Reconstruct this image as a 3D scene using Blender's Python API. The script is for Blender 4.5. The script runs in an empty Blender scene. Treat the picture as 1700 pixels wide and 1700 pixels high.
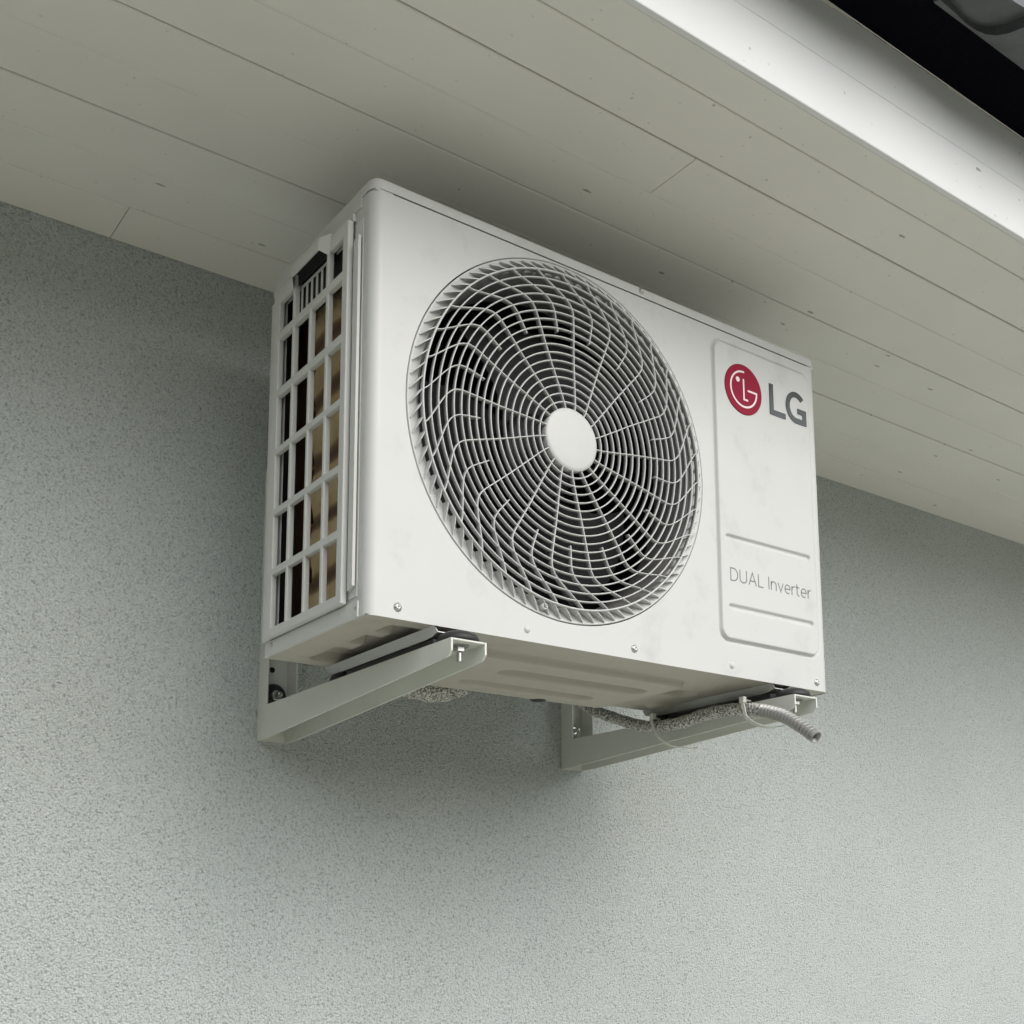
import bpy, bmesh, math, random
from mathutils import Vector, Matrix
from math import sin, cos, pi, radians, hypot, atan2, sqrt
random.seed(7)
S = bpy.context.scene
COL = S.collection

# ------------------------------------------------------------------ camera
CX, CY, CZ, YAW, PIT, ROL = -.58116, -1.55931, -.32853, .62818, .15313, -.00329
FPX, PPX, PPY = 1915.505, 859.4235, 1231.708
cam = bpy.data.objects.new('camera', bpy.data.cameras.new('camera'))
COL.objects.link(cam)
fw = Vector((sin(YAW)*cos(PIT), cos(YAW)*cos(PIT), sin(PIT)))
r0 = Vector((cos(YAW), -sin(YAW), 0)); u0 = r0.cross(fw)
r1 = r0*cos(ROL)+u0*sin(ROL); u1 = -r0*sin(ROL)+u0*cos(ROL)
M = Matrix.Identity(4)
for i in range(3):
    M[i][0] = r1[i]; M[i][1] = u1[i]; M[i][2] = -fw[i]; M[i][3] = (CX, CY, CZ)[i]
cam.matrix_world = M
cam.data.sensor_width = 36; cam.data.lens = 36*FPX/1700
cam.data.shift_x = (850-PPX)/1700; cam.data.shift_y = (PPY-850)/1700
cam.data.clip_start = .02; cam.data.clip_end = 500
S.camera = cam

# ------------------------------------------------------------------ light
SUN_EL, SUN_AZ = radians(40), radians(6)      # azimuth towards +x from straight in front of the wall
w = bpy.data.worlds.new('World'); S.world = w; w.use_nodes = True
nt = w.node_tree; nt.nodes.clear()
sky = nt.nodes.new('ShaderNodeTexSky'); sky.sky_type = 'NISHITA'; sky.sun_disc = False
sky.sun_elevation = SUN_EL; sky.sun_rotation = pi-SUN_AZ
sky.air_density = 1.2; sky.dust_density = 4; sky.ozone_density = .6
hs = nt.nodes.new('ShaderNodeHueSaturation'); hs.inputs['Saturation'].default_value = .5
bg = nt.nodes.new('ShaderNodeBackground'); bg.inputs[1].default_value = .14
wo = nt.nodes.new('ShaderNodeOutputWorld')
nt.links.new(sky.outputs[0], hs.inputs['Color']); nt.links.new(hs.outputs[0], bg.inputs[0]); nt.links.new(bg.outputs[0], wo.inputs[0])
sl = bpy.data.lights.new('sun', 'SUN'); sl.energy = 2.9; sl.angle = radians(100); sl.color = (.965, .985, 1)
so = bpy.data.objects.new('sun', sl); COL.objects.link(so)
sd = Vector((sin(SUN_AZ)*cos(SUN_EL), -cos(SUN_AZ)*cos(SUN_EL), sin(SUN_EL)))
so.rotation_euler = sd.to_track_quat('Z', 'Y').to_euler(); so.location = sd*6
S.view_settings.view_transform = 'Standard'; S.view_settings.look = 'None'
S.view_settings.exposure = 0.02; S.view_settings.gamma = 1

# ------------------------------------------------------------------ materials
def mat(name, col, rough=.5, metal=0, spec=.5, coat=0):
    m = bpy.data.materials.new(name); m.use_nodes = True
    b = m.node_tree.nodes['Principled BSDF']
    b.inputs['Base Color'].default_value = (*col, 1); b.inputs['Roughness'].default_value = rough
    b.inputs['Metallic'].default_value = metal; b.inputs['Specular IOR Level'].default_value = spec
    b.inputs['Coat Weight'].default_value = coat; b.inputs['Coat Roughness'].default_value = .08
    return m
def N(m, t, **k):
    n = m.node_tree.nodes.new(t)
    for a, v in k.items(): setattr(n, a, v)
    return n
def L(m, a, b): m.node_tree.links.new(a, b)
def B(m): return m.node_tree.nodes['Principled BSDF']
def coords(m, scale=(1, 1, 1)):
    tc = N(m, 'ShaderNodeTexCoord'); mp = N(m, 'ShaderNodeMapping'); mp.inputs['Scale'].default_value = scale
    L(m, tc.outputs['Object'], mp.inputs[0]); return mp.outputs[0]
def noise(m, vec, scale, detail=3, rough=.5):
    n = N(m, 'ShaderNodeTexNoise'); n.inputs['Scale'].default_value = scale
    n.inputs['Detail'].default_value = detail; n.inputs['Roughness'].default_value = rough
    L(m, vec, n.inputs['Vector']); return n.outputs['Fac']
def ramp(m, fac, stops):
    r = N(m, 'ShaderNodeValToRGB'); e = r.color_ramp.elements
    while len(e) < len(stops): e.new(.5)
    for x, (p, c) in zip(e, stops): x.position = p; x.color = (*c, 1)
    L(m, fac, r.inputs[0]); return r.outputs[0]
def mixc(m, fac, a, b, mode='MIX'):
    x = N(m, 'ShaderNodeMix', data_type='RGBA', blend_type=mode)
    for sock, v in ((x.inputs[0], fac), (x.inputs[6], a), (x.inputs[7], b)):
        if isinstance(v, (int, float)): sock.default_value = v
        elif isinstance(v, tuple): sock.default_value = (*v, 1)
        else: L(m, v, sock)
    return x.outputs[2]
def math_(m, op, a, b=0.0, c=None):
    x = N(m, 'ShaderNodeMath', operation=op)
    for s, v in zip(x.inputs, (a, b) if c is None else (a, b, c)):
        if isinstance(v, (int, float)): s.default_value = v
        else: L(m, v, s)
    return x.outputs[0]
def bump(m, h, strength, dist, prev=None):
    b = N(m, 'ShaderNodeBump'); b.inputs['Strength'].default_value = strength; b.inputs['Distance'].default_value = dist
    L(m, h, b.inputs['Height'])
    if prev: L(m, prev, b.inputs['Normal'])
    return b.outputs[0]

# rough-cast wall
mWall = mat('stucco', (.43, .44, .415), .9, spec=.2)
v = coords(mWall)
n1 = noise(mWall, v, 400, 3, .6); n2 = noise(mWall, v, 185, 3, .6); n3 = noise(mWall, v, 2.2, 4, .6)
vo = N(mWall, 'ShaderNodeTexVoronoi', feature='F1'); vo.inputs['Scale'].default_value = 350; vo.inputs['Randomness'].default_value = 1
L(mWall, v, vo.inputs['Vector'])
h = math_(mWall, 'ADD', math_(mWall, 'MULTIPLY', n1, 1.0), math_(mWall, 'MULTIPLY', n2, .7))
h = math_(mWall, 'SUBTRACT', h, math_(mWall, 'MULTIPLY', vo.outputs['Distance'], .55))
c = ramp(mWall, h, [(.26, (.37, .405, .40)), (.42, (.54, .585, .58)), (.62, (.635, .685, .678)), (.92, (.75, .795, .79))])
c = mixc(mWall, .45, c, ramp(mWall, n3, [(.3, (.80, .81, .78)), (.7, (1.0, 1.0, 1.0))]), 'MULTIPLY')
L(mWall, c, B(mWall).inputs['Base Color'])
L(mWall, bump(mWall, h, .95, .0040), B(mWall).inputs['Normal'])

# painted soffit boards: paint, brushed grain, specks of dirt
def painted_wood(name, col, speck=True, grain=(1.2, 40, 40), flat=(.8, 1.3, 0)):
    m = mat(name, col, .55, spec=.3)
    v = coords(m, grain); g = noise(m, v, 6, 4, .6)
    v2 = coords(m); big = noise(m, v2, 3.5, 3, .6)
    c = mixc(m, .5, tuple(x*.97 for x in col), tuple(min(1, x*1.03) for x in col)); 
    c = mixc(m, big, tuple(x*.93 for x in col), tuple(min(1, x*1.05) for x in col))
    if speck:
        wv = noise(m, v2, 170, 3, .65)
        for sc_, rad_, keep, k_, dark, st_ in ((7.5, .024, .42, .62, (.13, .12, .09), (.7, 1.25)), (12, .020, .3, .42, (.17, .15, .11), (1.3, .8)), (21, .030, .45, .22, (.24, .21, .16), (1, 1))):
            vo = N(m, 'ShaderNodeTexVoronoi', feature='F1', voronoi_dimensions='2D'); vo.inputs['Scale'].default_value = sc_
            sx = N(m, 'ShaderNodeSeparateXYZ'); cb_ = N(m, 'ShaderNodeCombineXYZ'); L(m, v2, sx.inputs[0])
            L(m, math_(m, 'MULTIPLY', sx.outputs[0], flat[0]*st_[0]), cb_.inputs[0])
            L(m, math_(m, 'MULTIPLY', sx.outputs[1 if flat[1] else 2], 1.25*st_[1]), cb_.inputs[1])
            L(m, cb_.outputs[0], vo.inputs['Vector'])
            d = math_(m, 'ADD', vo.outputs['Distance'], math_(m, 'MULTIPLY', math_(m, 'SUBTRACT', wv, .5), .07))
            sep = N(m, 'ShaderNodeSeparateColor'); L(m, vo.outputs['Color'], sep.inputs[0])
            fac = math_(m, 'MULTIPLY', math_(m, 'LESS_THAN', d, rad_), math_(m, 'LESS_THAN', sep.outputs[0], keep))
            c = mixc(m, math_(m, 'MULTIPLY', fac, k_), c, dark)
    L(m, c, B(m).inputs['Base Color'])
    L(m, bump(m, g, .12, .002, bump(m, big, .1, .01)), B(m).inputs['Normal'])
    return m
mSoffit = painted_wood('soffit_paint', (.77, .755, .71))
mFascia = painted_wood('fascia_paint', (.75, .765, .765), flat=(.8, 0, 1.3))

# powder-coated cabinet white with faint dirt smudges
def coated(name, col, rough=.38, dirt=.35):
    m = mat(name, col, rough, spec=.45)
    v = coords(m); a = noise(m, v, 14, 4, .65); b = noise(m, v, 900, 2, .5); s = noise(m, v, 38, 3, .7)
    f = ramp(m, a, [(.56, (0, 0, 0)), (.74, (1, 1, 1))])
    f = math_(m, 'MULTIPLY', f, s)
    c = mixc(m, math_(m, 'MULTIPLY', f, dirt), col, tuple(x*.66 for x in col))
    L(m, c, B(m).inputs['Base Color'])
    L(m, ramp(m, a, [(.3, (rough-.05,)*3), (.7, (rough+.12,)*3)]), B(m).inputs['Roughness'])
    L(m, bump(m, b, .06, .0006), B(m).inputs['Normal'])
    return m
mCab = coated('cabinet_coating', (.575, .585, .575), dirt=.6)
mGuard = coated('guard_plastic', (.62, .63, .61), .45)
mGrille = coated('grille_plastic', (.56, .57, .56), .4, .15)
mBase = coated('base_steel', (.46, .435, .38), .5, .8)
mBrk = coated('bracket_paint', (.66, .675, .625), .45, .5)
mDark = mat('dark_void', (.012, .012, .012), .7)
mShroud = mat('shroud_steel', (.30, .30, .29), .45, metal=.3)
mFan = mat('fan_plastic', (.012, .013, .014), .5, spec=.3)
mRub = mat('rubber', (.018, .018, .02), .55)
mZinc = mat('zinc', (.5, .5, .49), .32, metal=1)
mScrew = mat('screw_steel', (.55, .55, .54), .35, metal=.8)
mLetter = mat('letter_chrome', (.065, .07, .068), .25, metal=.85)
mGreyInk = mat('grey_ink', (.20, .21, .205), .5)
mRed = mat('emblem_red', (.27, .004, .030), .38, coat=.0, spec=.12)
mPink = mat('emblem_white', (.86, .70, .72), .35, coat=.5)
mTie = mat('nylon_tie', (.62, .63, .57), .4)
mHoseG = mat('hose_plastic', (.34, .34, .33), .33, metal=.35)
mCopper = mat('dull_copper', (.16, .08, .045), .5, metal=.7)
mFoot = mat('galvanised', (.48, .48, .46), .33, metal=.7)

# condenser fins: tan with brown bands and very fine vertical fins
mCoil = mat('coil_fins', (.42, .31, .17), .6, spec=.3)
v = coords(mCoil)
wv = N(mCoil, 'ShaderNodeTexWave', wave_type='BANDS', bands_direction='Z'); wv.inputs['Scale'].default_value = 4.1
wv.inputs['Distortion'].default_value = 2.2; wv.inputs['Detail'].default_value = 2; wv.inputs['Detail Scale'].default_value = 1.5
L(mCoil, v, wv.inputs['Vector'])
nn = noise(mCoil, v, 30, 4, .6)
c = ramp(mCoil, wv.outputs['Fac'], [(.0, (.10, .06, .03)), (.12, (.22, .14, .07)), (.25, (.50, .38, .21)), (1, (.60, .48, .29))])
c = mixc(mCoil, .5, c, ramp(mCoil, nn, [(.3, (.55, .5, .42)), (.7, (1, 1, 1))]), 'MULTIPLY')
L(mCoil, c, B(mCoil).inputs['Base Color'])
wf = N(mCoil, 'ShaderNodeTexWave', bands_direction='Y'); wf.inputs['Scale'].default_value = 90; L(mCoil, v, wf.inputs['Vector'])
L(mCoil, bump(mCoil, wf.outputs['Fac'], .5, .002), B(mCoil).inputs['Normal'])

# speckled foil jacket of the hose
mFoil = mat('speckled_sleeve', (.5, .5, .47), .5)
v = coords(mFoil); q = noise(mFoil, v, 330, 3, .7)
L(mFoil, ramp(mFoil, q, [(.38, (.04, .04, .04)), (.46, (.28, .27, .25)), (.52, (.50, .49, .45)), (.60, (.86, .85, .80))]), B(mFoil).inputs['Base Color'])
L(mFoil, bump(mFoil, q, .9, .003), B(mFoil).inputs['Normal'])

# roof
mTile = mat('roof_tile_slate', (.045, .05, .055), .55)
v = coords(mTile); q = noise(mTile, v, 24, 4, .6)
L(mTile, ramp(mTile, q, [(.3, (.065, .07, .075)), (.7, (.10, .107, .112))]), B(mTile).inputs['Base Color'])
L(mTile, bump(mTile, q, .3, .004), B(mTile).inputs['Normal'])
mMesh = mat('black_felt', (.006, .006, .009), .95, spec=0)
v = coords(mMesh); q = noise(mMesh, v, 300, 2, .6)
L(mMesh, bump(mMesh, q, .8, .003), B(mMesh).inputs['Normal'])
mPutty = mat('ragged_paint', (.88, .86, .8), .7)

mGround = mat('gravel_ground', (.3, .28, .22), .9)
v = coords(mGround); q = noise(mGround, v, 60, 4, .7); q2 = noise(mGround, v, .6, 3, .6)
c = ramp(mGround, q, [(.3, (.34, .335, .28)), (.7, (.64, .63, .56))])
c = mixc(mGround, .4, c, ramp(mGround, q2, [(.3, (.8, .85, .75)), (.7, (1, 1, 1))]), 'MULTIPLY')
L(mGround, c, B(mGround).inputs['Base Color']); L(mGround, bump(mGround, q, .8, .02), B(mGround).inputs['Normal'])

# ------------------------------------------------------------------ mesh helpers
class MB:
    def __init__(s): s.v = []; s.f = []; s.sm = []
    def add(s, vs, fs, smooth=False):
        o = len(s.v); s.v += [tuple(x) for x in vs]; s.f += [tuple(i+o for i in f) for f in fs]; s.sm += [smooth]*len(fs)
    def box(s, x0, x1, y0, y1, z0, z1):
        s.add([(x0,y0,z0),(x1,y0,z0),(x1,y1,z0),(x0,y1,z0),(x0,y0,z1),(x1,y0,z1),(x1,y1,z1),(x0,y1,z1)],
              [(0,3,2,1),(4,5,6,7),(0,1,5,4),(1,2,6,5),(2,3,7,6),(3,0,4,7)])
    def prism(s, pts, f0, f1, smooth=False):            # pts: 2-D outline, f0/f1 map a 2-D point to the two end faces
        n = len(pts); s.add([f0(*p) for p in pts]+[f1(*p) for p in pts],
              [tuple(range(n))[::-1], tuple(range(n, 2*n))])
        s.add([f0(*p) for p in pts]+[f1(*p) for p in pts], [(i, (i+1) % n, n+(i+1) % n, n+i) for i in range(n)], smooth)
    def tube(s, pts, rad, seg=14, caps=True, closed=False):
        pts = [Vector(p) for p in pts]; n = len(pts)
        R = rad if callable(rad) else (lambda i: rad)
        t0 = (pts[1]-pts[0]).normalized(); nrm = t0.orthogonal().normalized(); vs = []
        for i in range(n):
            a = pts[(i-1) % n] if (closed or i > 0) else pts[0]; b = pts[(i+1) % n] if (closed or i < n-1) else pts[-1]
            t = (b-a).normalized(); nrm = (nrm-t*nrm.dot(t)).normalized(); bi = t.cross(nrm)
            for k in range(seg):
                an = 2*pi*k/seg; vs.append(pts[i]+(nrm*cos(an)+bi*sin(an))*R(i))
        fs = []
        m = n if closed else n-1
        for i in range(m):
            for k in range(seg):
                a = i*seg+k; b = i*seg+(k+1) % seg; c = ((i+1) % n)*seg+(k+1) % seg; d = ((i+1) % n)*seg+k
                fs.append((a, b, c, d))
        s.add(vs, fs, True)
        if caps and not closed:
            s.add(vs[:seg], [tuple(range(seg))[::-1]]); s.add(vs[-seg:], [tuple(range(seg))])
    def lathe(s, o, ax, prof, seg=32, smooth=True, up=None):   # prof: (radius, height along ax)
        o = Vector(o); ax = Vector(ax).normalized(); a = ax.orthogonal().normalized(); b = ax.cross(a); vs = []; fs = []
        for r, h in prof:
            for k in range(seg):
                an = 2*pi*k/seg; vs.append(o+ax*h+(a*cos(an)+b*sin(an))*r)
        for i in range(len(prof)-1):
            for k in range(seg): fs.append((i*seg+k, i*seg+(k+1) % seg, (i+1)*seg+(k+1) % seg, (i+1)*seg+k))
        s.add(vs, fs, smooth)
    def ribbon(s, pts, w_, place, t=.0006, closed=False):     # flat mitred stroke in 2-D, place(x, z, depth) -> 3-D
        P = [Vector(p) for p in pts]; n = len(P); Ls = []; Rs = []
        for i in range(n):
            a = P[i-1] if (i > 0 or closed) else None; b = P[(i+1) % n] if (i < n-1 or closed) else None
            d1 = (P[i]-a).normalized() if a is not None else None; d2 = (b-P[i]).normalized() if b is not None else None
            if d1 is None: d1 = d2
            if d2 is None: d2 = d1
            n1 = Vector((-d1.y, d1.x)); n2 = Vector((-d2.y, d2.x)); mm = (n1+n2)
            mm = mm.normalized() if mm.length > 1e-6 else n1
            k = 1/max(.45, mm.dot(n1)); Ls.append(P[i]+mm*w_/2*k); Rs.append(P[i]-mm*w_/2*k)
        vs = []; 
        for l, r in zip(Ls, Rs): vs += [place(l.x, l.y, t), place(r.x, r.y, t), place(l.x, l.y, 0), place(r.x, r.y, 0)]
        fs = []
        m = n if closed else n-1
        for i in range(m):
            a = 4*i; b = 4*((i+1) % n)
            fs += [(a, a+1, b+1, b), (a, b, b+2, a+2), (a+1, a+3, b+3, b+1)]
        if not closed: fs += [(0, 2, 3, 1), (4*n-4, 4*n-3, 4*n-1, 4*n-2)]
        s.add(vs, fs)
    def build(s, name, m, parent=None, bevel=0, seg=2, origin=None, recalc=True, merge=False):
        base = parent
        loc = Vector(origin) if origin else Vector((0, 0, 0))
        if parent:
            while base.parent: base = base.parent
            loc = Vector(base.location)
        me = bpy.data.meshes.new(name)
        me.from_pydata([tuple(Vector(v)-loc) for v in s.v], [], s.f)
        me.polygons.foreach_set('use_smooth', s.sm)
        if recalc or merge:
            b = bmesh.new(); b.from_mesh(me)
            if merge: bmesh.ops.remove_doubles(b, verts=b.verts, dist=1e-6)
            if recalc: bmesh.ops.recalc_face_normals(b, faces=b.faces)
            b.to_mesh(me); b.free()
        me.materials.append(m)
        o = bpy.data.objects.new(name, me); COL.objects.link(o)
        if parent: o.parent = parent
        else: o.location = loc
        if bevel:
            md = o.modifiers.new('bevel', 'BEVEL'); md.width = bevel; md.segments = seg; md.limit_method = 'ANGLE'; md.angle_limit = radians(35)
        return o
def thing(name, loc, label, cat, group=None):
    o = bpy.data.objects.new(name, None); COL.objects.link(o); o.location = loc; o.empty_display_size = .1
    tag(o, label, cat, group); return o
def tag(o, label, cat, group=None):
    o['label'] = label; o['category'] = cat
    if group: o['group'] = group
def catmull(pts, n=8):
    P = [Vector(p) for p in pts]; P = [P[0]*2-P[1]]+P+[P[-1]*2-P[-2]]; out = []
    for i in range(1, len(P)-2):
        for k in range(n):
            t = k/n; a, b, c, d = P[i-1:i+3]
            out.append(.5*((2*b)+(c-a)*t+(2*a-5*b+4*c-d)*t*t+(3*b-a-3*c+d)*t**3))
    out.append(P[-2]); return out
def smoothstep(a, b, x):
    t = min(1, max(0, (x-a)/(b-a))); return t*t*(3-2*t)

# ------------------------------------------------------------------ dimensions (metres, wall plane y = 0)
W, H, F, D = .77, .5223, .4808, .2704
YB = -F+D                      # rear of the outdoor unit
FX, FZ, FR = .2824, .2674, .2352
ZS = .6291                     # soffit underside
GZ = -1.95                     # ground

# ------------------------------------------------------------------ ground
g = MB(); g.add([(-80, -160, GZ), (80, -160, GZ), (80, 40, GZ), (-80, 40, GZ)], [(0, 1, 2, 3)])
go = g.build('ground', mGround); go['kind'] = 'structure'

# unseen trees added opposite and at left, keeping low sky off the wall
mLeaf = mat('leaf_mass', (.05, .075, .03), .8)
v = coords(mLeaf); q = noise(mLeaf, v, 5, 5, .7)
L(mLeaf, ramp(mLeaf, q, [(.3, (.02, .03, .012)), (.7, (.085, .12, .05))]), B(mLeaf).inputs['Base Color'])
rt = random.Random(11); b = MB()
path = [(-7.5, 3.5), (-7.6, -2), (-7.2, -6), (-5, -9.5), (0, -11), (6, -11.5), (12, -11), (18, -8)]
P_ = catmull([(x, y, 0) for x, y in path], 14)
for i, p_ in enumerate(P_):
    hh = (3.6 if p_.x < -4 else 3.2)+rt.uniform(-.7, .7)
    for k_ in range(26):                                   # clumps of leaf blades round each stem
        zc = GZ+hh*(k_+.5)/26; rad = 1.25*(1-.55*((k_+.5)/26)**2)
        for m_ in range(9):
            a = rt.uniform(0, 2*pi); r_ = rad*rt.uniform(.3, 1); c = Vector((p_.x+r_*cos(a), p_.y+r_*sin(a), zc+rt.uniform(-.15, .15)))
            u_ = Vector((rt.gauss(0, 1), rt.gauss(0, 1), rt.gauss(0, .6))).normalized()*.30; w__ = u_.cross(Vector((rt.gauss(0, 1), rt.gauss(0, 1), rt.gauss(0, 1)))).normalized()*.24
            b.add([c-u_-w__, c+u_-w__*.4, c+u_*.6+w__, c-u_*.7+w__*.8], [(0, 1, 2, 3)])
tl = b.build('added_tree_belt', mLeaf, recalc=False); tl['kind'] = 'stuff'; tag(tl, 'added belt of green trees out of view, keeping low sky light off the wall', 'trees')

# ------------------------------------------------------------------ house
house = thing('house', (0, 0, GZ), 'house corner with grey roughcast wall, cream boarded eave and dark tiled roof', 'house')
b = MB(); b.box(-6, 7, 0, .3, GZ-.05, ZS+.05); b.build('wall', mWall, house)
b = MB(); b.box(-6, 7, .3, 6, GZ-.05, ZS+.02); b.build('rear_walls', mWall, house)
# soffit: boards running along the wall, 87 mm cover, thin open joints, two butt joints
YF = -.759
b = MB()
edges = [0]+[-(.0014+.087*k) for k in range(1, 9)]+[-.7512]
butt = {0: [-.161], 6: [.392], 3: [1.9], 5: [-1.7], 1: [2.4], 7: [-2.2, 2.6], 4: [-2.6], 2: [3.1]}
gaps = [.0004, .0006, .0006, .0009, .0006, .0009, .0006, .0009, .0007, .0004]
rng = random.Random(3)
def board(bm, x0, x1, ya, yb, z0, z1, c):                 # a plank with slightly eased lower arrises
    bm.prism([(ya, z1), (ya, z0+c), (ya+c, z0), (yb-c, z0), (yb, z0+c), (yb, z1)],
             lambda y, z: (x0, y, z), lambda y, z: (x1, y, z))
for i in range(len(edges)-1):
    y1, y0 = edges[i], edges[i+1]
    dz = [.0, .0003, -.0002, .0006, 0, .0005, -.0003, .0004, 0][i]
    xs = [-6]+butt.get(i, [])+[7]
    for j in range(len(xs)-1):
        board(b, xs[j]+(.0005 if j else 0), xs[j+1]-.0005, y0+gaps[i+1], y1-gaps[i] if i else -.0005, ZS+dz, ZS+.018, .0012)
b.build('soffit', mSoffit, house)
b = MB(); b.box(-6, 7, -.7505, .02, ZS+.0185, ZS+.024); b.build('soffit_backing', mDark, house)
# fascia: two boards with a hairline joint
b = MB(); b.box(-6, 7, YF-.0005, -.7515, ZS-.002, .7068); b.build('fascia_board', mFascia, house, bevel=.0015)
b = MB(); b.box(-6, 7, YF+.0005, -.7515, .7078, .800); b.build('fascia_board', mFascia, house, bevel=.0012)
# ragged paint line and black vent comb under the tiles
b = MB(); n = 900; x0 = -3; dx = 6.5/n; vs = []; fs = []
for i in range(n+1):
    x = x0+i*dx; r = max(0, .0002+.0060*max(0, sin(x*5.3-1.2)*sin(x*17+.4))+rng.uniform(-.0010, .0010))
    vs += [(x, YF-.0016, .7895-r), (x, YF-.0022, .7908)]
    if i: fs.append((2*i-2, 2*i, 2*i+1, 2*i-1))
b.add(vs, fs); b.build('ragged_paint_edge', mPutty, house, recalc=False)
roof = MB()
roof.prism([(-.836, .7925), (-.7515, .7912), (-.7515, .800), (-.834, .7935), (-.836, .7932)], lambda y, z: (-6, y, z), lambda y, z: (7, y, z))
ro = roof.build('roof', mMesh, house)
b = MB(); b.prism([(-.80, .7960), (-.80, .818), (-.7515, .845), (-.7515, .8005)], lambda y, z: (-6, y, z), lambda y, z: (7, y, z)); b.build('eave_filler', mMesh, ro)
# corrugated slate-grey tiles at a low pitch
b = MB(); PITCH = .205; nX = 760; rows = []
def wave(x):
    t = ((x-.64) / .3) % 1
    return .020*(.5-.5*cos(2*pi*t))**.8+(.010 if t > .93 else 0)*0
slope = math.tan(radians(12))
for (yy, dz_) in ((-.90, 0), (6.0, 0)):
    for under in (0, 1):
        row = []
        for i in range(nX+1):
            x = -3.5+i*7.8/nX
            row.append((x, yy, .7807+(yy+.90)*slope+wave(x)+(0 if under else .040)))
        rows.append(row)
vs = sum(rows, []); k = nX+1; fs = []
for i in range(nX):
    fs.append((i, i+1, 2*k+i+1, 2*k+i)); fs.append((k+i, 3*k+i, 3*k+i+1, k+i+1)); fs.append((i, k+i, k+i+1, i+1))
b.add(vs, fs, True)
to = b.build('roof_tiles', mTile, ro, merge=True)
md = to.modifiers.new('e', 'EDGE_SPLIT'); md.split_angle = radians(50)
# side laps of the tiles seen from below: a curved lip under every roll
b = MB()
lap = [(.5806, -.8457), (.6142, -.8442), (.6374, -.8420), (.6600, -.8425), (.6770, -.8460), (.6884, -.8540), (.6950, -.8670), (.6965, -.8860), (.696, -.8985), (.86, -.8985), (.86, -.8400), (.58, -.8375)]
for k_ in range(-8, 9):
    def zt(x, y): return .7807+(y+.90)*slope
    b.prism(lap, lambda x, y: (x+.3*k_, y, zt(x, y)-.0065), lambda x, y: (x+.3*k_, y, zt(x, y)+.03))
b.build('tile_laps', mTile, ro)
# second course of tiles, lying on the first one
b = MB()
for crs in range(1, 5):
    yb_ = -.90+.30*crs; rows = []
    for (yy, lift) in ((yb_, .020), (yb_+.33, .002)):
        for under in (0, 1):
            rows.append([(-3.5+i*7.8/nX, yy, .7807+(yy+.90)*slope+wave(-3.5+i*7.8/nX)+.0405+lift+(0 if under else .012)) for i in range(nX+1)])
    vs = sum(rows, []); fs = []
    for i in range(nX):
        fs.append((i, i+1, 2*k+i+1, 2*k+i)); fs.append((k+i, 3*k+i, 3*k+i+1, k+i+1)); fs.append((i, k+i, k+i+1, i+1))
    b.add(vs, fs, True)
b.build('roof_tiles', mTile, ro, recalc=False)

# ------------------------------------------------------------------ outdoor unit
unit = thing('outdoor_unit', (W/2, YB, 0), 'white air conditioner outdoor unit with round fan grille, hung under the eave', 'air conditioner')
RC = .014; ZL = .5055
def hB(x, z):                                             # emboss height of the right-hand part of the front
    def rr(x, z, x0, x1, z0, z1, r):
        qx = abs(x-(x0+x1)/2)-(x1-x0)/2+r; qz = abs(z-(z0+z1)/2)-(z1-z0)/2+r
        return hypot(max(qx, 0), max(qz, 0))+min(max(qx, qz), 0)-r
    def cap(x, z, x0, x1, zc):
        return hypot(x-min(max(x, x0), x1), z-zc)
    d = rr(x, z, .5455, .7475, .0505, .4885, .016)
    h = .0036*(1-smoothstep(-.0026, .0, d))
    h -= .0022*(1-smoothstep(.0006, .0020, abs(d-.0012)))
    for (a, c_, zc) in ((.5615, .7305, .1975), (.5640, .7320, .0975)):
        h -= .0034*(1-smoothstep(.0024, .0042, cap(x, z, a, c_, zc)))
    return h
fp = MB()
XB = .540
# region A: sheet round the fan opening
NA = 256; ring0 = FR; angs = [2*pi*i/NA for i in range(NA)]
rx0, rx1, rz0, rz1 = RC, XB, 0, ZL
for cx_, cz_ in ((rx0, rz0), (rx1, rz0), (rx0, rz1), (rx1, rz1)):
    a = atan2(cz_-FZ, cx_-FX) % (2*pi); j = min(range(NA), key=lambda i: abs((angs[i]-a+pi) % (2*pi)-pi)); angs[j] = a
def rect_pt(a):
    ca, sa = cos(a), sin(a); t = 9
    if ca > 1e-9: t = min(t, (rx1-FX)/ca)
    if ca < -1e-9: t = min(t, (rx0-FX)/ca)
    if sa > 1e-9: t = min(t, (rz1-FZ)/sa)
    if sa < -1e-9: t = min(t, (rz0-FZ)/sa)
    return (FX+t*ca, FZ+t*sa)
vs = []; fs = []
for a in angs:
    c_, s_ = cos(a), sin(a); X, Z = rect_pt(a)
    R1 = FR+.0012
    vs += [(FX+R1*c_, -F+.006, FZ+R1*s_), (FX+R1*c_, -F+.0005, FZ+R1*s_), (FX+(R1+.0005)*c_, -F, FZ+(R1+.0005)*s_), (X, -F, Z)]
for i in range(NA):
    j = (i+1) % NA
    for q in range(3): fs.append((4*i+q, 4*j+q, 4*j+q+1, 4*i+q+1))
fp.add(vs, fs)
# region B: embossed field
nx, nz = 175, 410; x1b = W-RC
vs = [(XB+(x1b-XB)*i/nx, -F-hB(XB+(x1b-XB)*i/nx, ZL*j/nz), ZL*j/nz) for j in range(nz+1) for i in range(nx+1)]
fs = [(j*(nx+1)+i, j*(nx+1)+i+1, (j+1)*(nx+1)+i+1, (j+1)*(nx+1)+i) for j in range(nz) for i in range(nx)]
fp.add(vs, fs, True)
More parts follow.
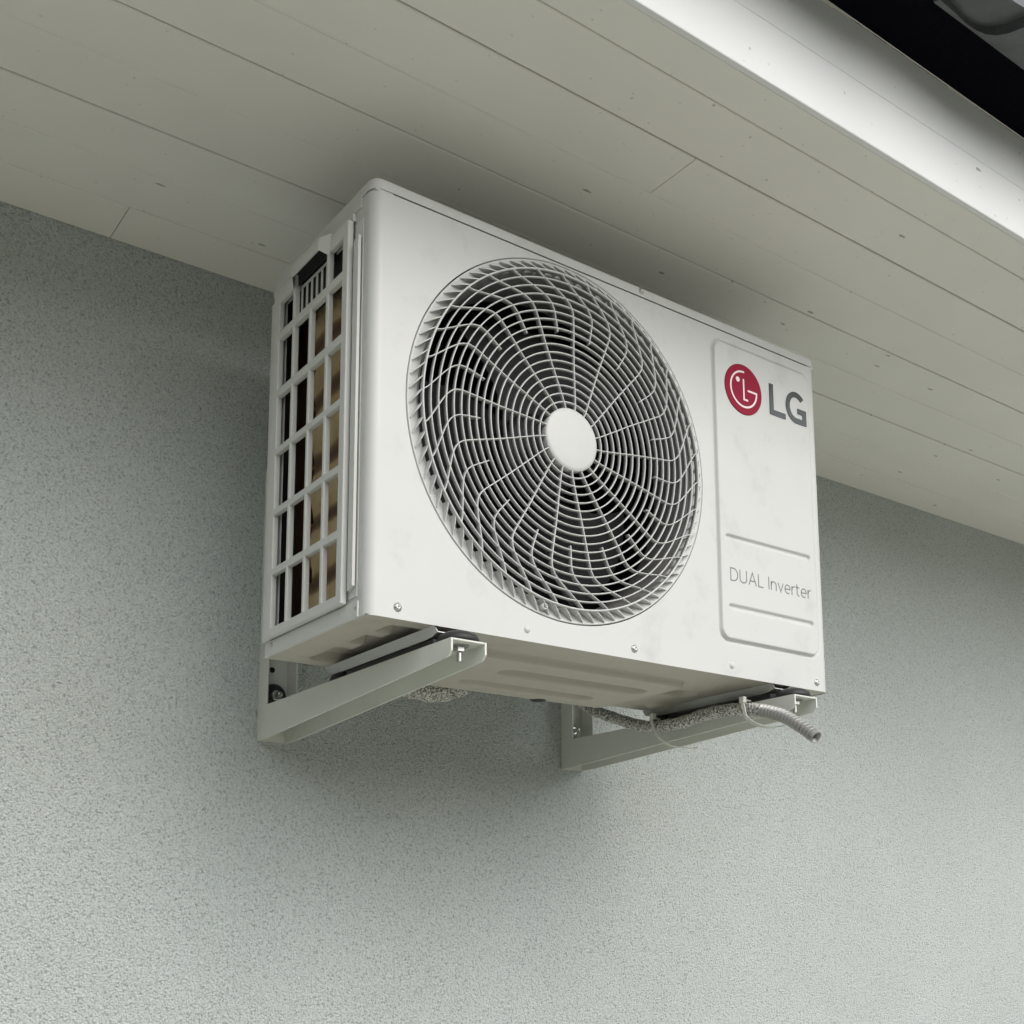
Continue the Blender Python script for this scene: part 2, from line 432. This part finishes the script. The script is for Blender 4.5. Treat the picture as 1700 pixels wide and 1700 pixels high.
# rounded vertical corners and returns
def arc_strip(cx_, cy_, a0, a1, z0, z1, mb, extra_a=None, extra_b=None, r=RC):
    pts = [(cx_+r*cos(a0+(a1-a0)*i/10), cy_+r*sin(a0+(a1-a0)*i/10)) for i in range(11)]
    if extra_a: pts = [extra_a]+pts
    if extra_b: pts = pts+[extra_b]
    n_ = len(pts); mb.add([(x, y, z0) for x, y in pts]+[(x, y, z1) for x, y in pts], [(i, i+1, n_+i+1, n_+i) for i in range(n_-1)], True)
arc_strip(RC, -F+RC, pi, 1.5*pi, 0, ZL, fp)
arc_strip(W-RC, -F+RC, 1.5*pi, 2*pi, 0, ZL, fp, extra_b=(W, YB))
# return flange at the left seam and bottom hem
fp.add([(0, -F+RC, 0), (0, -F+RC+.0004, 0), (.0, -F+RC+.0004, ZL), (0, -F+RC, ZL)], [(0, 1, 2, 3)])
fpo = fp.build('front_panel', mCab, unit, recalc=False, merge=False)
# top cover: rounded corners and a rolled edge
def cover(mb, z0, z1, out, r, er):
    loops = []
    x0, x1, y0, y1 = -out, W+out, -F-out, YB+out
    def loop(ins, z):
        pts = []
        for (cx_, cy_, a0) in ((x0+r, y0+r, pi), (x1-r, y0+r, 1.5*pi), (x1-r, y1-r, 0), (x0+r, y1-r, .5*pi)):
            for i in range(9):
                a = a0+pi/2*i/8; pts.append((cx_+(r-ins)*cos(a), cy_+(r-ins)*sin(a), z))
        return pts
    loops.append(loop(.0016, z0)); loops.append(loop(0, z0)); loops.append(loop(0, z1-er))
    for i in range(1, 6): loops.append(loop(er*(1-cos(i*pi/10)), z1-er+er*sin(i*pi/10)))
    n_ = 36; vs = sum(loops, []); fs = []
    for l_ in range(len(loops)-1):
        for i in range(n_): fs.append((l_*n_+i, l_*n_+(i+1) % n_, (l_+1)*n_+(i+1) % n_, (l_+1)*n_+i))
    mb.add(vs, fs, True); mb.add(loops[-1], [tuple(range(n_))]); mb.add(loops[0], [tuple(range(n_))[::-1]])
tc = MB(); cover(tc, .5072, H, .0008, RC, .006)
tco = tc.build('top_cover', mCab, unit)
md = tco.modifiers.new('e', 'EDGE_SPLIT'); md.split_angle = radians(40)
for xa_ in (-.0016, W-.004):
    b = MB(); b.box(xa_, xa_+.0056, -.4545, YB, .4940, .5100); b.build('cover_skirt', mCab, tco, bevel=.0008)
b = MB(); b.box(.004, .026, -F+.0006, -F+.012, .5050, .5075); b.box(.7516, W-.004, -F+.0006, -F+.012, .5050, .5075)
b.box(.026, .7516, -F+.005, -F+.012, .5048, .5078)
b.build('seam_strip', mCab, unit)
# side, rear, inner liner
b = MB()
b.box(-.0, .0012, -.4663, -.4275, .0002, .4938); b.box(0, .0012, -.2505, YB, .0002, .4938)
b.box(0, .0012, -.4275, -.2505, .0002, .0300); b.box(0, .0012, -.4275, -.2505, .4825, .4938); b.box(0, .0012, -.4275, -.3900, .4668, .4825); b.box(0, .0012, -.2920, -.2505, .4668, .4825)
b.box(0, .0012, -.4663, -.4540, .4938, .5056)
b.build('side_panel', mCab, unit)
b = MB(); b.box(.0, W-.001, YB-.0012, YB, .003, ZL); b.build('rear_panel', mCab, unit)
b = MB(); b.box(.0015, W-.003, YB-.0035, YB-.0015, .004, .504); b.box(.548, .550, -F+.012, YB-.004, .004, .504)
b.box(.0135, .548, -F+.012, YB-.004, .5035, .5045)
b.build('inner_liner', mDark, unit)
# condenser coil behind the side guard and at the back
b = MB()
cpts = [(.013, -.440), (.013, -.312), (.018, -.303)]
vs = []; nz2 = 120
for j in range(nz2+1):
    z = .012+.45*j/nz2
    for (x, y) in cpts: vs.append((x+.0025*sin(z*90), y, z))
fs = [(j*3+i, j*3+i+1, (j+1)*3+i+1, (j+1)*3+i) for j in range(nz2) for i in range(2)]
b.add(vs, fs, True)
co = b.build('condenser_coil', mCoil, unit, recalc=False)
b = MB()
for j in range(17):
    z = .03+.026*j
    b.tube([(.036, -.288, z), (.027, -.280, z+.002), (.024, -.274, z+.006), (.027, -.268, z+.011), (.036, -.262, z+.013)], .0035, 8)
b.box(.038, .040, -.300, -.215, .01, .49)
b.build('coil_pipe', mCopper, co)
# shroud: shallow funnel, orifice ring, dark throat
b = MB()
b.lathe((FX, -F, FZ), (0, 1, 0), [(FR-.0002, .004), (FR-.0002, .0), (FR-.0012, -.0004), (.2320, .0006), (.2205, .0028), (.2195, .0045)], 160)
sh = b.build('fan_shroud', mGrille, unit, recalc=False)
b = MB(); b.lathe((FX, -F, FZ), (0, 1, 0), [(.2196, .0046), (.2130, .012), (.2110, .070), (.225, .085), (.25, .087)], 96)
b.build('orifice', mShroud, sh, recalc=False)
# fan
fan = MB(); fan.lathe((FX, -F+.055, FZ), (0, 1, 0), [(.0, 0), (.05, .001), (.058, .006), (.060, .012), (.060, .07)], 40)
for kb in range(3):
    a0 = 2*pi*kb/3+.5; vs = []; fs = []; nr, na = 8, 14
    for i in range(nr+1):
        r = .055+.143*i/nr
        for j in range(na+1):
            t = j/na; a = a0+t*1.25+.28*(i/nr)**1.5
            vs.append((FX+r*cos(a), -F+.062+.058*t+.008*sin(pi*t), FZ+r*sin(a)))
    fs = [(i*(na+1)+j, i*(na+1)+j+1, (i+1)*(na+1)+j+1, (i+1)*(na+1)+j) for i in range(nr) for j in range(na)]
    fan.add(vs, fs, True)
fan.build('fan', mFan, unit, recalc=False)

# fan grille: concentric rings, swirled spokes, hub cap, serrated rim
gr = MB()
HG = .0085                                               # front of the grille ahead of the panel
def sweep(mb, pts, w_, h0, h1, closed=False, w2=None):       # thin blade standing on edge: pts (x,z), h0 front, h1 back (ahead of panel)
    P = [Vector(p) for p in pts]; n = len(P); vs = []
    w2 = w2 or w_*.62
    for i in range(n):
        a = P[i-1] if (i > 0 or closed) else P[0]; b_ = P[(i+1) % n] if (i < n-1 or closed) else P[-1]
        d = (b_-a).normalized(); nn = Vector((-d.y, d.x))
        H0 = h0[i] if isinstance(h0, list) else h0; H1 = h1[i] if isinstance(h1, list) else h1
        for (o, hh) in ((-w2/2, H1), (-w_/2, H0-.0009), (-w_*.25, H0), (w_*.25, H0), (w_/2, H0-.0009), (w2/2, H1)):
            q = P[i]+nn*o; vs.append((q.x, -F-hh, q.y))
    fs = []; m = n if closed else n-1
    for i in range(m):
        j = (i+1) % n
        for k_ in range(6): fs.append((6*i+k_, 6*i+(k_+1) % 6, 6*j+(k_+1) % 6, 6*j+k_))
    mb.add(vs, fs, True)
    if not closed: mb.add(vs[:6], [(0, 1, 2, 3, 4, 5)]); mb.add(vs[-6:], [(5, 4, 3, 2, 1, 0)])
def hg(r): return .0068+.0028*smoothstep(.05, .2, r)
for k_ in range(16):
    r = .0493+.0106*k_
    sweep(gr, [(FX+r*cos(2*pi*i/128), FZ+r*sin(2*pi*i/128)) for i in range(128)], .0018, hg(r), hg(r)-.0058, True)
r = .2190
sweep(gr, [(FX+r*cos(2*pi*i/160), FZ+r*sin(2*pi*i/160)) for i in range(160)], .0024, .0105, .0040, True)
prof = [(.0400, 0), (.0675, 4.3), (.095, 6.6), (.12, 7.6), (.15, 8.1), (.165, 8.3), (.174, 8.8), (.182, 10.4), (.189, 13.2), (.197, 17.0), (.206, 20.6), (.219, 24.6)]
def off(r):
    for (a, A), (b_, B_) in zip(prof, prof[1:]):
        if r <= b_: t = (r-a)/(b_-a); return A+(B_-A)*t
    return prof[-1][1]
def spoke(base, ra, n_):
    pts = []; hs_ = []
    # smooth the offset profile a little
    for i in range(n_+1):
        r = ra+(.2185-ra)*i/n_; o = sum(off(min(.2185, max(.04, r+dd))) for dd in (-.006, -.003, 0, .003, .006))/5
        a = radians(base+o); pts.append((FX+r*cos(a), FZ+r*sin(a))); hs_.append(hg(r)+.0006)
    return pts, hs_
gs = MB()
for k_ in range(17):
    base = 165.0+360*k_/17
    p_, h_ = spoke(base, .0400, 44); sweep(gs, p_, .0015, h_, [x-.0072 for x in h_])
    p_, h_ = spoke(base+180/17, .1395, 26); sweep(gs, p_, .0014, h_, [x-.0072 for x in h_])
gg = gr.build('fan_grille', mGrille, unit, recalc=False)
gs.build('grille_spokes', mGrille, gg, recalc=False)
# rim fins
gf = MB()
for k_ in range(82):
    a = radians(116.9+360*k_/82); a2 = a-radians(4.6)
    o_ = Vector((FX+.2325*cos(a), FZ+.2325*sin(a))); i_ = Vector((FX+.2190*cos(a2), FZ+.2190*sin(a2)))
    m_ = (o_+i_)/2; d = (o_-i_).normalized(); nn = Vector((-d.y, d.x))*.0006
    vs = []
    for P_, ht, hb in ((i_, .0092, -.0080), (m_, .0066, -.0050), (o_, .0012, -.0008)):
        for sg in (-1, 1):
            q = P_+nn*sg; vs += [(q.x, -F-ht, q.y), (q.x, -F-hb, q.y)]
    fs = []
    for s_ in range(2):
        o4 = 4*s_
        fs += [(o4, o4+4, o4+5, o4+1), (o4+2, o4+3, o4+7, o4+6), (o4, o4+2, o4+6, o4+4)]
    fs += [(0, 1, 3, 2), (8, 10, 11, 9)]
    gf.add(vs, fs)
gf.build('rim_fins', mGrille, gg)
b = MB(); b.lathe((FX, -F-.0074, FZ), (0, -1, 0), [(.0408, -.009), (.0412, -.001), (.0400, .0006), (.036, .0014), (.018, .0024), (0, .0028)], 64)
b.build('hub_cap', mGrille, gg)
b = MB(); a = radians(-101); b.lathe((FX+.226*cos(a), -F-.004, FZ+.226*sin(a)), (0, -1, 0), [(.0042, -.004), (.0042, .0025), (.003, .0028), (.0028, -.003)], 20)
b.build('screw_boss', mGrille, gg)

# emblem and lettering
PY = -F-.0036
def pl(x, z, t): return (x, PY-t, z)
EX, EZ, ER = .6029, .4253, .0380
b = MB(); b.lathe((EX, PY, EZ), (0, -1, 0), [(ER, 0), (ER, .0008), (ER-.0006, .0012), (0, .0012)], 64, smooth=False)
em = b.build('emblem', mRed, unit)
b = MB()
def pe(x, z, t): return (EX+x*ER, PY-.0012-t, EZ+z*ER)
st = .0028/ER
arc = [(.70*cos(radians(t)), .70*sin(radians(t))) for t in range(86, 361, 5)]
b.ribbon(arc+[(.70, 0), (.22, 0)], st, pe, .0003)
b.ribbon([(0, .42), (0, -.40), (.22, -.40)], st, pe, .0003)
b.prism([(-.31+.105*cos(2*pi*i/20), .33+.105*sin(2*pi*i/20)) for i in range(20)], lambda x, z: pe(x, z, 0), lambda x, z: pe(x, z, .0003))
b.build('emblem_lines', mPink, em)
b = MB()
sw = .0082
b.ribbon([(.6583+sw/2, .4512), (.6583+sw/2, .4034+sw/2), (.6922, .4034+sw/2)], sw, pl, .0010)
gx, gz, gr_x, gr_z = .7165, .4282, .0226-sw/2, .0247-sw/2
garc = [(gx+gr_x*cos(radians(t)), gz+gr_z*sin(radians(t))) for t in range(42, 271, 6)]
b.ribbon(garc+[(gx+.012, gz-gr_z), (.7387-sw/2, gz-gr_z+.0002), (.7387-sw/2, gz-.0005-sw/2+.0), (gx+.003, gz-.0005-sw/2)], sw, pl, .0010)
b.build('brand_letters', mLetter, unit)
# thin lettering
b = MB(); CH = .0176; KX = 1.0
def el(cx_, cz_, rx_, rz_, a0, a1, n_=10): return [(cx_+rx_*cos(radians(a0+(a1-a0)*i/n_)), cz_+rz_*sin(radians(a0+(a1-a0)*i/n_))) for i in range(n_+1)]
G = {
 'D': (.74, [[(0, .5), (0, 0), (.28, 0)]+el(.28, .5, .42, .5, -80, 80, 12)+[(.28, 1), (0, 1), (0, .5)]]),
 'U': (.70, [[(0, 1.03), (0, .3)]+el(.33, .3, .33, .3, 190, 350, 10)+[(.66, .3), (.66, 1.03)]]),
 'A': (.80, [[(0, -.03), (.38, 1), (.76, -.03)], [(.15, .31), (.61, .31)]]),
 'L': (.52, [[(0, 1.03), (0, 0), (.50, 0)]]),
 'I': (.06, [[(0, -.03), (0, 1.03)]]),
 'n': (.54, [[(0, -.03), (0, .72)], [(0, .42)]+el(.26, .44, .26, .26, 160, 10, 8)+[(.52, .44), (.52, -.03)]]),
 'v': (.54, [[(0, .73), (.27, 0), (.54, .73)]]),
 'e': (.56, [[(.02, .36), (.55, .36)]+el(.28, .36, .28, .36, 8, 305, 20)]),
 'r': (.30, [[(0, -.03), (0, .72)], [(0, .40)]+el(.27, .42, .26, .28, 160, 80, 6)]),
 't': (.34, [[(.08, .98), (.08, .22)]+el(.28, .2, .2, .2, 190, 275, 6), [(-.08, .70), (.32, .70)]]),
 ' ': (.18, [])}
txt = 'DUAL Inverter'; adv = sum(G[c_][0] for c_ in txt)+.19*(len(txt)-1)
kx = (.7312-.5640)/(adv)          # metres per unit in x
x = .5650
for c_ in txt:
    wdt, strokes = G[c_]
    for st_ in strokes: b.ribbon([(x+px*kx, .1355+pz*CH) for px, pz in st_], .00185, pl, .0002)
    x += (wdt+.19)*kx
b.build('lettering', mGreyInk, unit)

# screws
def screw(x, y, z, ax, r=.0042, cross=True):
    b = MB(); A = Vector(ax)
    b.lathe((x, y, z), ax, [(r*1.25, 0), (r*1.25, .0005), (r*.98, .0008), (r*.9, .0018), (r*.55, .0027), (.0012, .0029), (.0009, .0018), (0, .0016)], 18)
    return b.build('screw', mScrew, unit)
for (x, z) in ((.0388, .0134), (.3872, .0142), (.7417, .0124)): screw(x, -F, z, (0, -1, 0))
screw(.4117, -F-.0008, .5150, (0, -1, 0), .0036)
for (y, z) in ((-.4600, .0105), (-.2380, .0125)): screw(-.0015 if y > -.3 else 0, y, z, (-1, 0, 0), .0036)
for (x, z) in ((.2166, .0144), (.5653, .0149)):
    b = MB(); b.lathe((x, -F, z), (0, -1, 0), [(.0046, 0), (.0040, .0010), (.0028, .0020), (.0012, .0025), (0, .0026)], 20)
    b.build('dimple', mCab, unit)

# side guard: one clean cell mesh (frame and bars), ridge, hood with slots
ys = [-.4400, -.4264, -.3912, -.3846, -.3446, -.3385, -.2972, -.2910, -.2513, -.2335]
zs_ = [.0190, .0309, .0981, .1076, .1765, .1852, .2571, .2657, .3344, .3452, .4129, .4238, .4655, .4830]
hand = True
def solid(i, j):                                          # i over y cells, j over z cells
    if i % 2 == 0 or j % 2 == 0: return True
    if j == 11 and i in (3, 5): return True               # slotted plate under the hood (built separately)
    return False
def cellmesh(mb, ys, zs_, solid, xo, xi):
    ny, nz_ = len(ys)-1, len(zs_)-1
    ok = lambda i, j: 0 <= i < ny and 0 <= j < nz_ and solid(i, j)
    for i in range(ny):
        for j in range(nz_):
            if not solid(i, j): continue
            y0, y1, z0, z1 = ys[i], ys[i+1], zs_[j], zs_[j+1]
            mb.add([(xo, y0, z0), (xo, y1, z0), (xo, y1, z1), (xo, y0, z1)], [(0, 3, 2, 1)])
            mb.add([(xi, y0, z0), (xi, y1, z0), (xi, y1, z1), (xi, y0, z1)], [(0, 1, 2, 3)])
            if not ok(i-1, j): mb.add([(xo, y0, z0), (xo, y0, z1), (xi, y0, z1), (xi, y0, z0)], [(0, 1, 2, 3)])
            if not ok(i+1, j): mb.add([(xo, y1, z0), (xi, y1, z0), (xi, y1, z1), (xo, y1, z1)], [(0, 1, 2, 3)])
            if not ok(i, j-1): mb.add([(xo, y0, z0), (xi, y0, z0), (xi, y1, z0), (xo, y1, z0)], [(0, 1, 2, 3)])
            if not ok(i, j+1): mb.add([(xo, y0, z1), (xo, y1, z1), (xi, y1, z1), (xi, y0, z1)], [(0, 1, 2, 3)])
gd = MB()
def solid2(i, j):
    if j in (11, 12) and 3 <= i <= 5: return False
    return solid(i, j)
cellmesh(gd, ys, zs_, solid2, -.0105, -.0030)
guard = gd.build('side_guard', mGuard, unit, bevel=.0014, merge=True)
b = MB()                                                  # slotted plate in the handle recess
sy = [-.3846]; n_s = 6
for i in range(n_s): 
    y0 = -.3810+i*.0139; sy += [y0, y0+.0090]
sy += [-.2972]
cellmesh(b, sy, [.4238, .4262, .4640, .4680], lambda i, j: not (j == 1 and i % 2 == 1), -.0020, -.0012)
b.build('handle_slots', mGuard, guard, merge=True)
b = MB(); b.box(-.0065, -.0045, -.3920, -.2900, .4685, .4870); b.box(.0030, .0045, -.4000, -.2900, .4200, .4850)  # near-black plates stand in for the shade inside the handle cavity
b.build('handle_shade_plates', mDark, guard)
b = MB()                                                  # hood over the recess
xo_, xi_ = -.0195, -.0104
vs = [(xi_, -.3960, .4875), (xo_, -.3810, .4860), (xo_, -.3020, .4860), (xi_, -.2870, .4875),
      (xi_, -.3930, .4600), (xo_, -.3790, .4715), (xo_, -.3040, .4715), (xi_, -.2900, .4600)]
b.add(vs, [(0, 1, 5, 4), (1, 2, 6, 5), (2, 3, 7, 6), (0, 3, 2, 1)])
hh_ = b.build('handle_hood', mGuard, guard, recalc=True); md = hh_.modifiers.new('s', 'SOLIDIFY'); md.thickness = .0016; md.offset = -1
b = MB()
b.box(-.0012, .0, -.4600, -.4400, .0240, .4780)
b.prism([(-.4585, .036), (-.4470, .032), (-.4470, .452), (-.4585, .456)], lambda y, z: (-.0030, y, z), lambda y, z: (-.0065, y, z))
b.box(-.0045, .0, -.4400, -.2335, .4832, .4930)
b.box(-.0022, .0, -.4640, -.2180, .0002, .0188)
b.box(-.0052, .0, -.2333, -.2145, .0190, .4790)
b.build('guard_ridge', mGuard, guard, bevel=.001)

# base pan with pressed ribs
def cap2(x, y, x0, x1, yc): return hypot(x-min(max(x, x0), x1), y-yc)
def rrd(x, z, x0, x1, z0, z1, r):
    qx = abs(x-(x0+x1)/2)-(x1-x0)/2+r; qz = abs(z-(z0+z1)/2)-(z1-z0)/2+r
    return hypot(max(qx, 0), max(qz, 0))+min(max(qx, qz), 0)-r
def hP(x, y):
    h = .0
    h -= .009*(1-smoothstep(-.006, .0, rrd(x, y, .165, .548, -.418, -.212, .02)))
    h += .013*(1-smoothstep(.013, .019, cap2(x, y, .285, .500, -.352)))
    h += .012*(1-smoothstep(.010, .016, cap2(x, y, .270, .470, -.272)))
    h += .011*(1-smoothstep(.014, .021, cap2(x, y, .585, .605, -.345)))
    h -= .005*(1-smoothstep(.010, .022, cap2(x, y, .630, .74, -.26)))
    for x_ in (x, W+.005-x):
        q_ = .013*(1-smoothstep(-.007, .0, rrd(x_, y, .047, .125, -.452, -.235, .012)))
        q_ *= 1-(1-smoothstep(-.005, .0, rrd(x_, y, .040, .074, -.418, -.388, .004)))
        q_ *= 1-(1-smoothstep(-.005, .0, rrd(x_, y, .040, .074, -.352, -.315, .004)))
        h += q_
    h += .0015*(1-smoothstep(.002, .005, cap2(x, y, .03, .05, -.25)))
    edge = min(x, W-x, y+F, YB-y); return h*smoothstep(.002, .012, edge)
b = MB(); nx, ny = 300, 110; xa, xb_, ya, yb_ = .0013, W-.0006, -F+.0025, YB-.001
vs = [(xa+(xb_-xa)*i/nx, ya+(yb_-ya)*j/ny, .0012+hP(xa+(xb_-xa)*i/nx, ya+(yb_-ya)*j/ny)) for j in range(ny+1) for i in range(nx+1)]
fs = [(j*(nx+1)+i, (j+1)*(nx+1)+i, (j+1)*(nx+1)+i+1, j*(nx+1)+i+1) for j in range(ny) for i in range(nx)]
b.add(vs, fs, True); bp = b.build('base_pan', mBase, unit, recalc=False)
b = MB(); b.lathe((.428, -.222, -.004), (0, 0, -1), [(.013, -.006), (.013, .003), (.010, .005), (0, .005)], 24); b.build('drain_plug', mRub, bp)
# feet: sheet-metal channels across the base, on rubber pads
for xc in (.107, .668):
    b = MB(); pr = [(-.019, .001), (-.014, -.0105), (.014, -.0105), (.019, .001)]
    stations = [(-F+.003, .6), (-F+.016, .92), (-F+.03, 1), (YB-.02, 1), (YB+.004, .6)]
    vs = []; fs = []
    for y, k_ in stations: vs += [(xc+px, y, .001+(pz-.001)*k_) for px, pz in pr]
    for i in range(len(stations)-1):
        for q in range(3): fs.append((4*i+q, 4*i+q+1, 4*i+q+5, 4*i+q+4))
    b.add(vs, fs); fo = b.build('foot', mFoot, unit)
    sol = fo.modifiers.new('s', 'SOLIDIFY'); sol.thickness = .0012
    b = MB()
    for y in (-.497, -.235): b.lathe((xc+.001, y, -.0218), (0, 0, 1), [(0, 0), (.0235, 0), (.0245, .003), (.0225, .008), (.014, .0125), (0, .0135)], 28)
    b.box(xc-.015, xc+.015, -.47, -.26, -.0215, -.0128)
    b.build('rubber_pad', mRub, fo)

# ------------------------------------------------------------------ brackets
def bracket(x0, label, black_washer):
    wdt = .0472; t = .0024; x1 = x0+wdt
    root = thing('wall_bracket', (x0+wdt/2, 0, -.0707), label, 'bracket', 'wall brackets under the outdoor unit')
    zt, zb, yd = .339, -.0707, -.0324
    b = MB(); b.box(x0, x0+t, yd, -.0006, zb, zt); b.box(x1-t, x1, yd, -.0006, zb, zt); b.box(x0+t, x1-t, -.0006-t, -.0006, zb, zt)
    leg = b.build('wall_plate', mBrk, root, bevel=.0006, merge=False)
    b = MB(); za = -.022
    side = [(-.0326, za), (-.5210, za), (-.5210, -.0365), (-.5150, -.0425), (-.0326, -.0707)]
    for xa_ in (x0, x1-t): b.prism(side, lambda y, z: (xa_, y, z), lambda y, z: (xa_+t, y, z))
    b.box(x0+t, x1-t, -.5210, -.0326, za-t, za)
    b.build('arm', mBrk, root, bevel=.0008)
    # tip bolt
    xb = x0+wdt*.52; yb = -.500
    b = MB(); b.lathe((xb, yb, za-t), (0, 0, -1), [(0, 0), (.011, 0), (.011, .0016), (0, .0016)], 24, smooth=False)
    b.lathe((xb, yb, za-t-.0016), (0, 0, -1), [(0, 0), (.0072, 0), (.0072, .0055), (.0060, .0062), (0, .0062)], 6, smooth=False)
    prof = [(0, .004)]+[(.0034 if i % 2 else .0029, .004+i*.0007) for i in range(22)]+[(0, .0195)]
    b.lathe((xb, yb, za-t), (0, 0, -1), prof, 16); b.build('bolt', mZinc, root)
    # wall anchor
    xw, zw = x0+(.0225 if black_washer else .017), -.004
    b = MB(); wr = .0190 if black_washer else .0150
    b.lathe((xw, -.003, zw), (0, -1, 0), [(wr, 0), (wr-.0005, .005), (wr*.6, .010), (0, .010)], 28)
    wa = b.build('washer', mRub if black_washer else mZinc, root)  # black rubber washer on the nearer bracket, zinc on the other
    b = MB(); b.lathe((xw, -.010, zw), (0, -1, 0), [(0, 0), (.0085, 0), (.0085, .007), (.0065, .008), (0, .008)], 6, smooth=False)
    b.lathe((xw, -.016, zw), (0, -1, 0), [(.004, 0), (.004, .012), (.0034, .0135), (0, .0135)], 14)
    b.build('wall_bolt', mZinc, root)
    b = MB(); b.lathe((x0+wdt*.42, -.0031, .036), (0, -1, 0), [(0, 0), (.0042, 0), (.0042, .0003), (0, .0003)], 20); b.build('bolt_hole', mDark, root)
    return root
bracket(.08338, 'pale steel wall bracket nearest the camera, under the fan side of the unit', True)
bracket(.64417, 'pale steel wall bracket with the speckled hose tied along its arm', False)

# ------------------------------------------------------------------ hose, sleeve, ties
HP = catmull([(.60, -.045, .075), (.615, -.075, .04), (.622, -.112, .0154), (.625, -.187, -.0145), (.625, -.250, -.0325), (.6255, -.317, -.0355), (.6255, -.380, -.0300),
              (.6255, -.4506, -.0350), (.626, -.5055, -.0496), (.627, -.5414, -.0700), (.629, -.568, -.0905)], 14)
hose = thing('drain_hose', HP[60], 'speckled grey drain hose ending in an open ribbed tip by the right bracket', 'hose')
cut = max(i for i, p in enumerate(HP) if p.y > -.478)
b = MB(); rg = random.Random(5)
rr_ = [.0094+.0005*sin(i*.9)+rg.uniform(-.0003, .0003) for i in range(cut+1)]
b.tube(HP[:cut+1], lambda i: rr_[i], 18); b.build('sleeve', mFoil, hose)
fine = []
seg_ = HP[cut-4:]
for i in range(len(seg_)-1):
    for k_ in range(12): fine.append(seg_[i].lerp(seg_[i+1], k_/12))
fine.append(seg_[-1])
ln = [0]
for i in range(1, len(fine)): ln.append(ln[-1]+(fine[i]-fine[i-1]).length)
b = MB(); b.tube(fine, lambda i: .0078+.0018*max(-.7, sin(2*pi*ln[i]/.0062)) if ln[i] < ln[-1]-.006 else .0086, 22, caps=False)
tt = (fine[-1]-fine[-2]).normalized()
b.lathe(fine[-1], -tt, [(.0086, 0), (.0072, 0), (.0070, .02), (.0070, .03), (0, .03)], 22)
b.build('ribbed_tube', mHoseG, hose, recalc=False)
PP = catmull([(.12, -.17, .09), (.165, -.17, .035), (.205, -.17, .010), (.262, -.17, -.0015), (.305, -.17, .005), (.345, -.17, .028), (.38, -.17, .07)], 8)
b = MB(); rr2 = [.0180+.0009*sin(i*1.3) for i in range(len(PP))]; b.tube(PP, lambda i: rr2[i], 20)
po = b.build('pipe_sleeve', mFoil, origin=tuple(PP[24])); tag(po, 'thick speckled pipe sleeve sagging behind the nearer bracket, below the unit', 'pipe')

def tie(pts, head, label):
    root = thing('cable_tie', head, label, 'cable tie', 'cable ties holding the drain hose')
    P = catmull(pts, 6); b = MB(); vs = []; n_ = len(P)
    for i, p in enumerate(P):
        t = (P[min(i+1, n_-1)]-P[max(i-1, 0)]).normalized(); side = Vector((0, 1, 0))
        side = (side-t*side.dot(t)); side = side.normalized() if side.length > .1 else Vector((1, 0, 0)); nn = t.cross(side)
        for (a, c_) in ((-1, -1), (1, -1), (1, 1), (-1, 1)): vs.append(p+side*.0026*a+nn*.0007*c_)
    fs = [(4*i+k_, 4*i+(k_+1) % 4, 4*i+4+(k_+1) % 4, 4*i+4+k_) for i in range(n_-1) for k_ in range(4)]+[(0, 1, 2, 3), (4*n_-1, 4*n_-2, 4*n_-3, 4*n_-4)]
    b.add(vs, fs); b.build('strap', mTie, root)
    h_ = Vector(head); b = MB(); b.box(h_.x-.0035, h_.x+.0035, h_.y-.0042, h_.y+.0042, h_.z-.0045, h_.z+.0045); b.build('head', mTie, root, bevel=.0008)
tie([(.636, -.258, -.0215), (.618, -.262, -.0190), (.6118, -.268, -.030), (.6125, -.277, -.050), (.618, -.292, -.064), (.628, -.306, -.071), (.640, -.314, -.072), (.655, -.312, -.0715), (.672, -.302, -.067)], (.616, -.2655, -.0195),
    'thin white cable tie round the hose, the one nearer the wall')
tie([(.636, -.446, -.0215), (.618, -.449, -.0225), (.6118, -.457, -.036), (.6118, -.462, -.0505), (.615, -.478, -.062), (.623, -.497, -.0675), (.633, -.512, -.066)], (.615, -.4525, -.0230),
    'thin white cable tie round the hose, the one near the open tip')

# lone spider thread and flecks under the eave belong to the paint; nothing else hangs there
S.render.engine = 'CYCLES'
S.render.resolution_x = S.render.resolution_y = 1024
